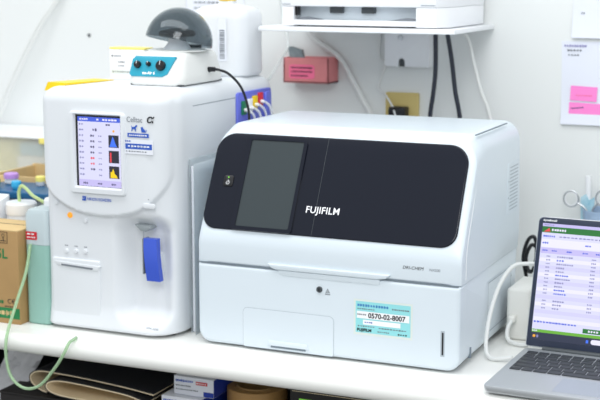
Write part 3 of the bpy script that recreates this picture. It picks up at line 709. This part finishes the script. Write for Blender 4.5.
# router box on the wall
T = thing('wall_junction_box', (.17, .6, .44), 'flat white junction box on the wall just below the shelf', 'junction box')
b = MB(); bx = [(.124, .4450)]; 
pf = [(.124, .5150), (.124, .4490), (.128, .4450), (.153, .4450), (.153, .455), (.155, .4600), (.160, .4625), (.165, .4600), (.167, .455), (.167, .4450), (.216, .4450), (.220, .4490), (.220, .5150)]
b.prism(pf, .572, .5995, M['white2'], r=.002); b.build('cover', T)
b = MB(); b.box(.154, .166, .580, .599, .4450, .4600, M['dgrey']); b.build('cable_opening', T)
b = MB(); b.lathe([(.0055, 0), (.005, .003), (0, .0035)], M['silver'], (.158, .572, .5040), 16, 'y'); b.build('screw', T)
# socket plate + plug
T = thing('wall_socket', (.156, .6, .34), 'beige wall socket plate with a black plug', 'socket')
b = MB(); b.prism(rrect(.120, .191, .295, .391, .003, 3), .592, .5995, M['beige'], r=.001); b.build('plate', T)
b = MB(); b.box(.136, .172, .562, .5918, .330, .364, M['black'], .004); b.tube([(.154, .565, .345), (.154, .54, .325), (.155, .53, .28), (.17, .535, .15)], .004, M['cable_k'], 8); pl = b.build('plug', T); pl['label'] = 'black plug and lead'
# pink box
T = thing('tissue_box', (-.037, .57, .40), 'pink cardboard box with a hot pink label, fixed to the wall', 'box')
x0, x1, y0, y1, z0, z1 = -.090, .012, .548, .5995, .407, .459
b = MB(); b.box(x0, x1, y0, y0+.003, z0, z1, M['pinkbox'], .0008); b.box(x0, x1, y1-.003, y1, z0, z1, M['pinkbox'], .0008); b.box(x0, x0+.003, y0, y1, z0, z1, M['pinkbox']); b.box(x1-.003, x1, y0, y1, z0, z1, M['pinkbox']); b.box(x0, x1, y0, y1, z0, z0+.003, M['pinkbox']); b.build('box_shell', T)
b = MB(); b.M = FA(y0); lab = rrect(-.077, -.019, .4160, .4450, .006, 5); b.poly(lab, M['pinklab'], .0006)
for z, n in ((.4385, 12), (.4305, 12), (.4220, 9)): b.dashes(-.072, -.024 if n == 12 else -.034, z, .0032, M['print_k'], .0009, n, seed=int(z*1e4))
b.build('handwritten_label', T)
T = thing('foil_packet', (-.06, .565, .41), 'silver grey packet sticking up out of the pink box', 'packet')
b = MB(); rg = []
rr_ = random.Random(5)
for k in range(9):
    t = k/8; z = .4105+.070*t; sl = -.012*t
    rg.append([(-.072+sl+rr_.uniform(-.002, .002), .560, z), (-.058+sl, .556+rr_.uniform(-.002, .002), z+.001), (-.040+sl+rr_.uniform(-.002, .002), .560, z-.006*t), (-.040+sl, .566, z-.006*t), (-.072+sl, .566, z)])
b.loft(rg, M['foil']); b.build('packet', T)
# papers on the right
def sheet(name, lab, x0, x1, z0, z1, art, y=.5995, tilt=0):
    T = thing(name, ((x0+x1)/2, .6, z0), lab, 'paper'); b = MB(); n = 10
    for k in range(n):
        pass
    rg = [[(x0+tilt*(z1-z)/(z1-z0), y-cv, z), (x1, y-cv, z), (x1, y-cv+.0006, z), (x0+tilt*(z1-z)/(z1-z0), y-cv+.0006, z)] for z, cv in [(z0+(z1-z0)*k/n, .006*max(0, 1-k/3)**2+.0002) for k in range(n+1)]]
    b.loft(rg, M['paper2']); b.build('sheet', T); b = MB(); b.M = FA(y-.0008); art(b); b.build('printing', T); return T
def artA(b):
    b.dashes(.484, .528, .4935, .004, M['lcd_txt'], .0006, 9, seed=101); b.dashes(.490, .520, .4850, .003, M['print_g'], .0006, 5, seed=102); b.dashes(.492, .515, .4760, .0024, M['print_g'], .0006, 4, seed=103)
sheet('notice_sheet', 'white sheet on the right wall with two pink sticky notes', .479, .60, .342, .502, artA, tilt=.003)
def artB(b):
    b.dashes(.515, .522, .5560, .004, M['print_g'], .0006, 2, seed=104); b.dashes(.512, .53, .5400, .003, M['paper'], .0006, 4, seed=105)
sheet('notice_sheet', 'blank-looking upper white sheet at the top right corner of the wall', .4985, .62, .509, .70, artB, y=.5985)
b = MB(); b.box(.4985, .62, .5975, .5995, .5075, .5095, M['seam']); 
for (x0, x1, z0, z1, lab, dd, tl) in ((.4985, .5500, .3890, .4170, 'upper of the two pink sticky notes on the white sheet', .9, -.002), (.4965, .5600, .3600, .3850, 'lower pink sticky note with a pen scribble', 1.0, -.001)):
    b = MB(); b.prism([(x0, z0), (x1, z0-.002), (x1+.001, z1-.002), (x0+.001, z1)], .5972, .5980, M['sticky'])
    b.M = FA(.5972)
    if dd == 1.0:
        for k in range(5): b.poly([(.501+k*.005, .3722+k*.0006), (.5055+k*.005, .3722+k*.0006), (.5055+k*.005, .3742+k*.0006), (.501+k*.005, .3738+k*.0006)], M['lcd_dtxt'], .0006)
    else: b.dashes(.510, .542, .3985, .0016, M['pinklab'], .0006, 8, seed=106)
    tag(b.build('sticky_note'), lab, 'sticky note', 'pink sticky notes on the sheet')
# wall cup with scissors
T = thing('wall_cup', (.575, .56, .10), 'pale blue translucent cup fixed to the wall behind the laptop', 'cup')
b = MB(); b.lathe([(.030, .100), (.037, .185), (.0355, .185), (.0285, .102)], M['cup'], (.576, .562, 0), 40, caps=(True, True)); b.build('cup_body', T)
b = MB(); b.lathe([(.0, .1035), (.012, .104), (.012, .150), (.010, .156), (0, .157)], M['pinkbox'], (.566, .556, 0), 20); b.lathe([(.0085, .157), (.0085, .170), (0, .171)], M['white2'], (.566, .556, 0), 20); tag(b.build('small_bottle'), 'small pinkish bottle with a white cap inside the wall cup', 'bottle')
def ring(b, c, rx, rz, r, m, rot=0, n=28):
    P = []
    for k in range(n+1):
        a = 2*math.pi*k/n; x = rx*math.cos(a); z = rz*math.sin(a); P.append((c[0]+x*math.cos(rot)-z*math.sin(rot), c[1], c[2]+x*math.sin(rot)+z*math.cos(rot)))
    b.tube(P, r, m, 8, 1, False)
T = thing('scissors', (.55, .55, .12), 'steel scissors standing in the wall cup, left handle ring showing', 'scissors')
b = MB(); ring(b, (.5175, .553, .2030), .0145, .0155, .0018, M['silver']); ring(b, (.5175, .553, .2030), .0115, .0125, .0010, M['white2'])
b.tube([(.530, .553, .196), (.545, .553, .186), (.560, .553, .160), (.575, .553, .118)], .0022, M['silver'], 8); b.build('left_loop', T)
b = MB(); ring(b, (.5790, .556, .2080), .0145, .0155, .0018, M['silver']); b.tube([(.569, .556, .196), (.560, .556, .186), (.556, .556, .160), (.560, .556, .118)], .0022, M['silver'], 8); b.build('right_loop', T)
b = MB(); b.tube([(.548, .575, .115), (.5445, .575, .246)], .0055, M['white2'], 12, 1, False); tag(b.build('marker_pen'), 'white marker pen standing in the wall cup', 'pen')
b = MB(); b.prism([(.536, .120), (.556, .120), (.560, .207), (.549, .200), (.543, .212), (.533, .205)], .565, .568, M['teal2']); tag(b.build('blue_packet'), 'crumpled light blue packet in the wall cup', 'packet')

# ================================================================== cables
def cable(name, pts, r, m, lab, group=None, cat='cable'):
    b = MB(); b.tube(pts, r, M[m], 10); return tag(b.build(name), lab, cat, group)
cable('white_cable', [(-.060, .585, .523), (-.030, .585, .492), (.018, .585, .460), (.048, .585, .416), (.073, .585, .374), (.10, .585, .32), (.115, .58, .2), (.12, .56, .004)], .0052, 'cable_w', 'thick white cable running down the wall beside the pink box')
cable('thin_white_cable', [(.109, .592, .520), (.106, .592, .464), (.119, .592, .449), (.104, .592, .400), (.122, .590, .384), (.152, .560, .352), (.165, .545, .30)], .0020, 'cable_w', 'thin kinked white wire left of the beige socket')
cable('hanging_cable', [(.249, .52, .522), (.250, .52, .445), (.246, .52, .396), (.240, .52, .340), (.24, .52, .2), (.25, .52, .0045)], .0045, 'cable_n', 'left of two black cords hanging below the shelf', 'black cords below the shelf')
cable('hanging_cable', [(.272, .52, .522), (.283, .52, .463), (.291, .52, .405), (.303, .52, .34), (.31, .52, .2), (.30, .52, .0045)], .0045, 'cable_n', 'right of two black cords hanging below the shelf', 'black cords below the shelf')
cable('white_cable', [(.270, .56, .5225), (.300, .56, .508), (.316, .56, .454), (.331, .56, .403), (.352, .56, .345), (.37, .56, .2), (.37, .56, .0035)], .0034, 'cable_w', 'white cable at the right end of the shelf')
T = thing('clear_tube', (-.09, .5, .38), 'clear tube with a yellow and white connector near the pink box', 'tube')
b = MB(); b.tube([(-.118, .595, .580), (-.112, .594, .540), (-.085, .560, .485), (-.076, .50, .455), (-.084, .46, .418), (-.094, .43, .402)], .0026, M['clear'], 8); b.tube([(-.094, .43, .402), (-.080, .42, .385), (-.05, .395, .376), (-.038, .378, .372)], .0026, M['clear'], 8); b.build('hose', T)
b = MB(); b.tube([(-.090, .438, .408), (-.098, .424, .396)], .0048, M['white2'], 10, 1, False); b.build('connector', T)
b = MB(); b.tube([(-.0865, .446, .4145), (-.0905, .437, .4075)], .0050, M['yellow'], 10, 1, False); b.build('yellow_band', T)

# ================================================================== laptop
LR = math.radians(-1.5)
T = thing('laptop', (.5327, -.0830, 0), 'open silver laptop showing a lavender table on its screen', 'laptop', rz=LR)
Wd, Dp, LH = .322, .230, .2215
def lp(b, name, parent=T): return b.build(name, parent, keep=True)
b = MB(); rg = []
for z, i in ((.003, .008), (.0045, .003), (.008, .0006), (.0145, 0), (.0158, .0006), (.0162, .0016)):
    rg.append([(p[0], p[1], z) for p in rrect(i, Wd-i, i, Dp-i, .009, 5)])
b.loft(rg, M['alum']); base = lp(b, 'base')
b = MB(); b.prism(rrect(.010, Wd-.018, .092, .209, .003, 4), .01625, .01645, M['alum'], 'z'); lp(b, 'keyboard_well')
n = 15; pitch = (Wd-.036)/n
k0 = None
rows = [(.195, .0115), (.173, .0170), (.1540, .0170), (.135, .0170), (.1160, .0170), (.097, .0170)]
for ri, (ky, kh) in enumerate(rows):
    off = [0, 0, .25, .45, .75, 0][ri]; x = .0115
    ws = [1]*15
    if ri == 2: ws = [1.4]+[1]*12+[1.6]
    if ri == 3: ws = [1.7]+[1]*11+[2.3]
    if ri == 4: ws = [2.2]+[1]*10+[2.8]
    if ri == 5: ws = [1, 1, 1.2, 1.2, 4.6, 1.2, 1, 1, 1, 1, .8]
    for wk in ws:
        b = MB(); b.box(x+.0010, x+wk*pitch-.0010, ky, ky+kh, .01646, .0180, M['key'], .0007, 2)
        lp(b, 'key'); x += wk*pitch
b = MB(); b.prism(rrect(.103, .223, .014, .086, .003, 4), .01625, .0165, M['tpad'], 'z'); lp(b, 'touchpad')
b = MB(); b.tube([(.03, Dp-.001, .0165), (Wd-.03, Dp-.001, .0165)], .0052, M['dgrey'], 12, 1, False); lp(b, 'hinge')
th = math.radians(16.5)
FL = frame((0, Dp, .0165), (1, 0, 0), (0, math.sin(th), math.cos(th)))
b = MB(); b.M = FL; b.prism(rrect(0, Wd, .002, LH, (.004, .004, .009, .009), 5), -.0005, .0055, M['alum'], r=.0012); lid = lp(b, 'lid')
b = MB(); b.M = FL; b.prism(rrect(.0015, Wd-.0015, .0035, LH-.0015, (.003, .003, .008, .008), 5), -.0018, .0, M['bezel'], r=.0004)
b.text('dynabook', .0085, LH-.0078, .0050, M['print_w'], .0022, bold=.0001, sx=1.2); lp(b, 'bezel', lid)
sx0, sx1, sz0, sz1 = .0085, Wd-.0085, .0145, LH-.0115; H = sz1-sz0
b = MB(); b.M = FL; o_ = .0020
b.rect(sx0, sx1, sz0, sz1, M['lcd'], o_); b.rect(sx0, sx1, sz0, sz0+.0125, M['lcd_task'], o_+.0002); b.rect(sx0, sx1, sz0+.0125, sz0+.0175, M['lcd_lgr'], o_+.0002)
b.rect(sx0, sx1, sz1-.0052, sz1, M['lcd_lil'], o_+.0002); b.rect(sx0, sx1, sz1-.0155, sz1-.0052, M['lcd_gr'], o_+.0002)
b.dashes(sx0+.003, sx0+.02, sz1-.0026, .0018, M['lcd_txt'], o_+.0004, 6, seed=201)
b.poly([(sx0+.003, sz1-.0145), (sx0+.014, sz1-.0135), (sx0+.012, sz1-.0075), (sx0+.008, sz1-.0105)], M['lcd_red'], o_+.0004); b.dashes(sx0+.0165, sx0+.042, sz1-.0105, .0034, M['lcd_w'], o_+.0004, 6, seed=202)
z = sz1-.0215; b.dashes(sx0+.003, sx0+.024, z, .0030, M['lcd_blue'], o_+.0003, 6, seed=203); b.dashes(sx0+.030, sx0+.15, z, .0022, M['lcd_txt'], o_+.0003, 18, seed=204)
b.rect(sx0+.001, sx1-.001, sz1-.0400, sz1-.0265, M['lcd_w'], o_+.0002); b.dashes(sx0+.003, sx0+.014, sz1-.0330, .0028, M['lcd_blue'], o_+.0004, 3, seed=205); b.dashes(sx0+.075, sx0+.085, sz1-.0330, .0028, M['lcd_blue'], o_+.0004, 3, seed=206); b.dashes(sx0+.12, sx0+.2, sz1-.0330, .0024, M['lcd_dtxt'], o_+.0004, 12, seed=207)
b.rect(sx0+.001, sx1-.001, sz1-.0505, sz1-.0410, M['lcd_lil'], o_+.0002)
colx = [.004, .020, .045, .072, .094, .108, .135, .16, .20, .25]
for x in colx[:-1]: b.dashes(sx0+x, sx0+x+.009, sz1-.0455, .0026, M['lcd_blue'], o_+.0004, 3, seed=int(210+x*1000))
for r_ in range(19):
    z = sz1-.0550-r_*.0062
    if r_ % 2: b.rect(sx0+.001, sx1-.001, z-.0031, z+.0031, M['lcd_row'] if r_ % 4 == 3 else M['lcd_w'], o_+.0001)
    if r_ < 15 and r_ not in (11,):
        b.dashes(sx0+.012, sx0+.019, z, .0022, M['lcd_txt'], o_+.0003, 3, seed=300+r_); e = random.Random(r_).uniform(.010, .030); b.dashes(sx0+.030, sx0+.030+e, z, .0026, M['lcd_blue'] if r_ in (1, 5, 9, 10) else M['lcd_txt'], o_+.0003, max(3, int(e/.0035)), seed=330+r_)
        for x in (.088, .112, .16, .20, .24): b.dashes(sx0+x, sx0+x+.008, z, .0024, M['lcd_txt'], o_+.0003, 3, seed=int(400+r_*7+x*99))
b.dashes(sx0+.002, sx0+.075, sz0+.0300, .0026, M['lcd_blue'], o_+.0003, 14, seed=500)
b.rect(sx0+.085, sx0+.115, sz0+.0190, sz0+.0265, M['lcd_gr'], o_+.0004); b.dashes(sx0+.094, sx0+.112, sz0+.0227, .0030, M['lcd_w'], o_+.0006, 4, seed=501)
b.dashes(sx0+.001, sx0+.010, sz0+.0150, .0022, M['lcd_w'], o_+.0004, 4, seed=502)
b.disc(sx0+.005, sz0+.0060, .0024, M['lcd_or'], o_+.0004); b.dashes(sx0+.009, sx0+.013, sz0+.0060, .0045, M['lcd_txt'], o_+.0004, 1, seed=503)
b.rect(sx0+.092, sx0+.096, sz0+.0035, sz0+.0085, M['lcd_hbl'], o_+.0004); b.poly(rrect(sx0+.100, sx0+.135, sz0+.002, sz0+.0100, .0038, 4), M['lcd_w'], o_+.0004)
for k in range(6): b.rect(sx0+.145+k*.012, sx0+.152+k*.012, sz0+.0030, sz0+.0090, [M['lcd_hbl'], M['lcd_or'], M['lcd_lgr'], M['lcd_w'], M['lcd_red'], M['lcd_hbl']][k], o_+.0004)
d = lp(b, 'display', lid); d['label'] = 'lit screen with a green bar above a lavender table'
for x in (.03, Wd-.03):
    for y in (.03, Dp-.03): b = MB(); b.lathe([(.006, 0), (.006, .0032)], M['black'], (x, y, 0), 16); lp(b, 'foot')

# power adapter and its cables behind the laptop
T = thing('power_adapter', (.508, .27, 0), 'white power adapter block between the wide analyzer and the laptop', 'power adapter')
b = MB(); b.box(.480, .523, .238, .345, 0, .092, M['warmw'], .006, 4); b.build('adapter_body', T)
b = MB(); b.box(.487, .499, .223, .2385, .034, .046, M['warmw'], .003); b.tube([(.493, .226, .038), (.490, .214, .026), (.493, .206, .010), (.510, .200, .0045), (.530, .20, .0045)], .0036, M['cable_w'], 10); b.build('output_lead', T)
cable('charging_cable', [(.560, .235, .130), (.540, .232, .139), (.520, .222, .1420), (.497, .210, .137), (.484, .180, .112), (.4785, .150, .076), (.4785, .125, .040), (.483, .108, .014), (.494, .099, .0045), (.512, .098, .0060), (.5295, .100, .0095)], .0036, 'cable_w', 'thick white charging cable looping from behind the laptop to its left side')
cable('coiled_black_cable', [(.462, .46, .005), (.458, .46, .06), (.452, .455, .10), (.461, .45, .135), (.473, .45, .143), (.478, .452, .12), (.474, .455, .085), (.464, .455, .075), (.456, .46, .10), (.466, .465, .125), (.482, .465, .105), (.478, .47, .05), (.48, .47, .005)], .0036, 'cable_k', 'black coiled cable behind the wide analyzer corner')

# ================================================================== under the counter
SH = -.185
T = thing('flat_black_case', (-.27, .17, SH), 'flat black case under the worktop, below the rolled sheets', 'case')
b = MB(); b.box(-.430, -.120, .004, .36, SH, -.148, M['blackbox'], .003); b.build('case_body', T)
b = MB(); b.box(-.431, -.119, .003, .361, -.1478, -.1435, M['blackbox'], .001); b.build('case_lid', T)
def ribbon(pts, t, y0, y1, m1, m2, name, lab):
    P = [Vector((p[0], 0, p[1])) for p in pts]; Q = [P[0]*2-P[1]]+P+[P[-1]*2-P[-2]]; out = []
    for i in range(1, len(Q)-2):
        a, b_, c, d = Q[i-1:i+3]
        for k in range(8):
            u = k/8; out.append(.5*((2*b_)+(c-a)*u+(2*a-5*b_+4*c-d)*u*u+(3*b_-a-3*c+d)*u**3))
    out.append(P[-1]); nn = []
    for i in range(len(out)):
        d = (out[min(i+1, len(out)-1)]-out[max(i-1, 0)]).normalized(); nn.append(Vector((-d.z, 0, d.x)))
    T = thing(name, (out[0].x, y0, min(p.z for p in out)), lab, 'sheet')
    for nm, a, c, mm in (('black_face', 0, t*.5, m1), ('cream_lining', -t*.5, 0, m2)):
        b = MB(); rg = [[(p+n*a)+Vector((0, y0, 0)), (p+n*c)+Vector((0, y0, 0)), (p+n*c)+Vector((0, y1, 0)), (p+n*a)+Vector((0, y1, 0))] for p, n in zip(out, nn)]
        b.loft(rg, M[mm]); b.build(nm, T)
ribbon([(-.105, -.1140), (-.165, -.1075), (-.25, -.1015), (-.315, -.0990), (-.352, -.1000), (-.370, -.1100), (-.369, -.1240), (-.356, -.1335), (-.345, -.1385), (-.335, -.1405)], .0042, .020, .30, 'matb', 'matk', 'folded_sheet', 'black sheet with cream lining, back fold nearer the hanging tube')
ribbon([(-.112, -.1260), (-.150, -.1170), (-.200, -.1125), (-.262, -.1085), (-.300, -.1085), (-.322, -.1145), (-.326, -.1260), (-.310, -.1350), (-.270, -.1390), (-.20, -.1400), (-.16, -.1405)], .0042, .006, .28, 'matb', 'matk', 'folded_sheet', 'black sheet with cream lining, front fold lying on the black case')
# crinkled bag
b = MB(); rg = []
rr_ = random.Random(9); N = 12
for i in range(N+1):
    row = []
    for j in range(N+1):
        u, v = i/N, j/N; row.append(Vector((-.512+.080*u+.050*v, .055+.035*v+rr_.uniform(-.004, .004), -.183+.052*v*1.9-.035*u*v*0+rr_.uniform(-.002, .002)*(0 < v))))
    rg.append(row+[p+Vector((0, .0015, .0)) for p in row[::-1]])
b.loft(rg, M['bag']); tag(b.build('plastic_bag'), 'crinkled clear plastic bag under the left end of the worktop', 'bag')
# cartons
def carton(x, y, z, lab, s=0, h=.034):
    T = thing('product_carton', (x+.038, y+.05, z), lab, 'carton', group='white and blue cartons under the worktop')
    w, d = .080, .11; t = z+h-.034
    b = MB(); b.box(x, x+w, y, y+d, z, z+h, M['paper'], .0008); b.build('carton_body', T)
    b = MB(); b.box(x+w, x+w+.0006, y+.001, y+d-.001, z+.001, z+h-.001, M['cartb']); b.box(x+.060, x+w, y-.0006, y, t+.001, t+.010, M['cartb']); b.box(x+.050, x+w-.002, y+.02, y+d-.01, z+h, z+h+.0004, M['cartb']); b.build('blue_end', T)
    b = MB(); b.M = FA(y); b.dashes(x+.004, x+.040, t+.026, .0040, M['print_b'], .0008, 10, seed=600+s); b.dashes(x+.004, x+.035, t+.017, .0024, M['print_g'], .0008, 9, seed=610+s); b.dashes(x+.004, x+.050, t+.010, .0020, M['print_g'], .0008, 12, seed=620+s)
    b.rect(x+.045, x+.068, t+.0215, t+.0275, M['print_r'], .0008); b.dashes(x+.046, x+.067, t+.0245, .002, M['print_w'], .001, 5, seed=630+s); b.build('printing', T)
carton(-.092, .026, SH, 'lower of the two white and blue cartons under the worktop', 2, .071)
carton(-.074, .040, SH+.0718, 'upper white carton with a red strip, beneath the worktop edge', 3)
T = thing('tape_roll', (.056, .115, SH), 'roll of brown kraft packing tape under the worktop', 'tape roll')
b = MB(); b.lathe([(.0545, SH+.001), (.0550, SH+.002), (.0550, -.1035), (.0540, -.1025), (.0385, -.1025), (.0380, -.1035), (.0380, SH+.001)], M['tape'], (.056, .115, 0), 48, caps=(False, False))
b.build('tape_winding', T)
b = MB(); b.lathe([(.0378, SH), (.0378, -.1000), (.0355, -.1000), (.0355, SH)], M['card'], (.056, .115, 0), 40, caps=(False, False))
for k in range(7):
    a = math.radians(50+k*12); b.box(.056+.0350*math.cos(a)-.002, .056+.0350*math.cos(a)+.002, .115+.0350*math.sin(a)-.001, .115+.0350*math.sin(a), -.112, -.106, M['print_k'])
b.build('card_core', T)
T = thing('black_equipment_box', (.24, .15, SH), 'black box with a bright green label, under the worktop right of the tape', 'box')
b = MB(); b.box(.150, .340, .050, .26, SH, -.078, M['blackbox'], .002); b.build('box_body', T)
b = MB(); b.M = FA(.050); b.rect(.155, .335, -.0815, -.0805, M['matb'], .0004); b.rect(.168, .205, -.104, -.0935, M['lcd_lgr'], .0006); b.rect(.215, .325, -.112, -.106, M['print_g'], .0006); b.build('green_label', T)  # green patch glows by an emissive colour, though only a printed label
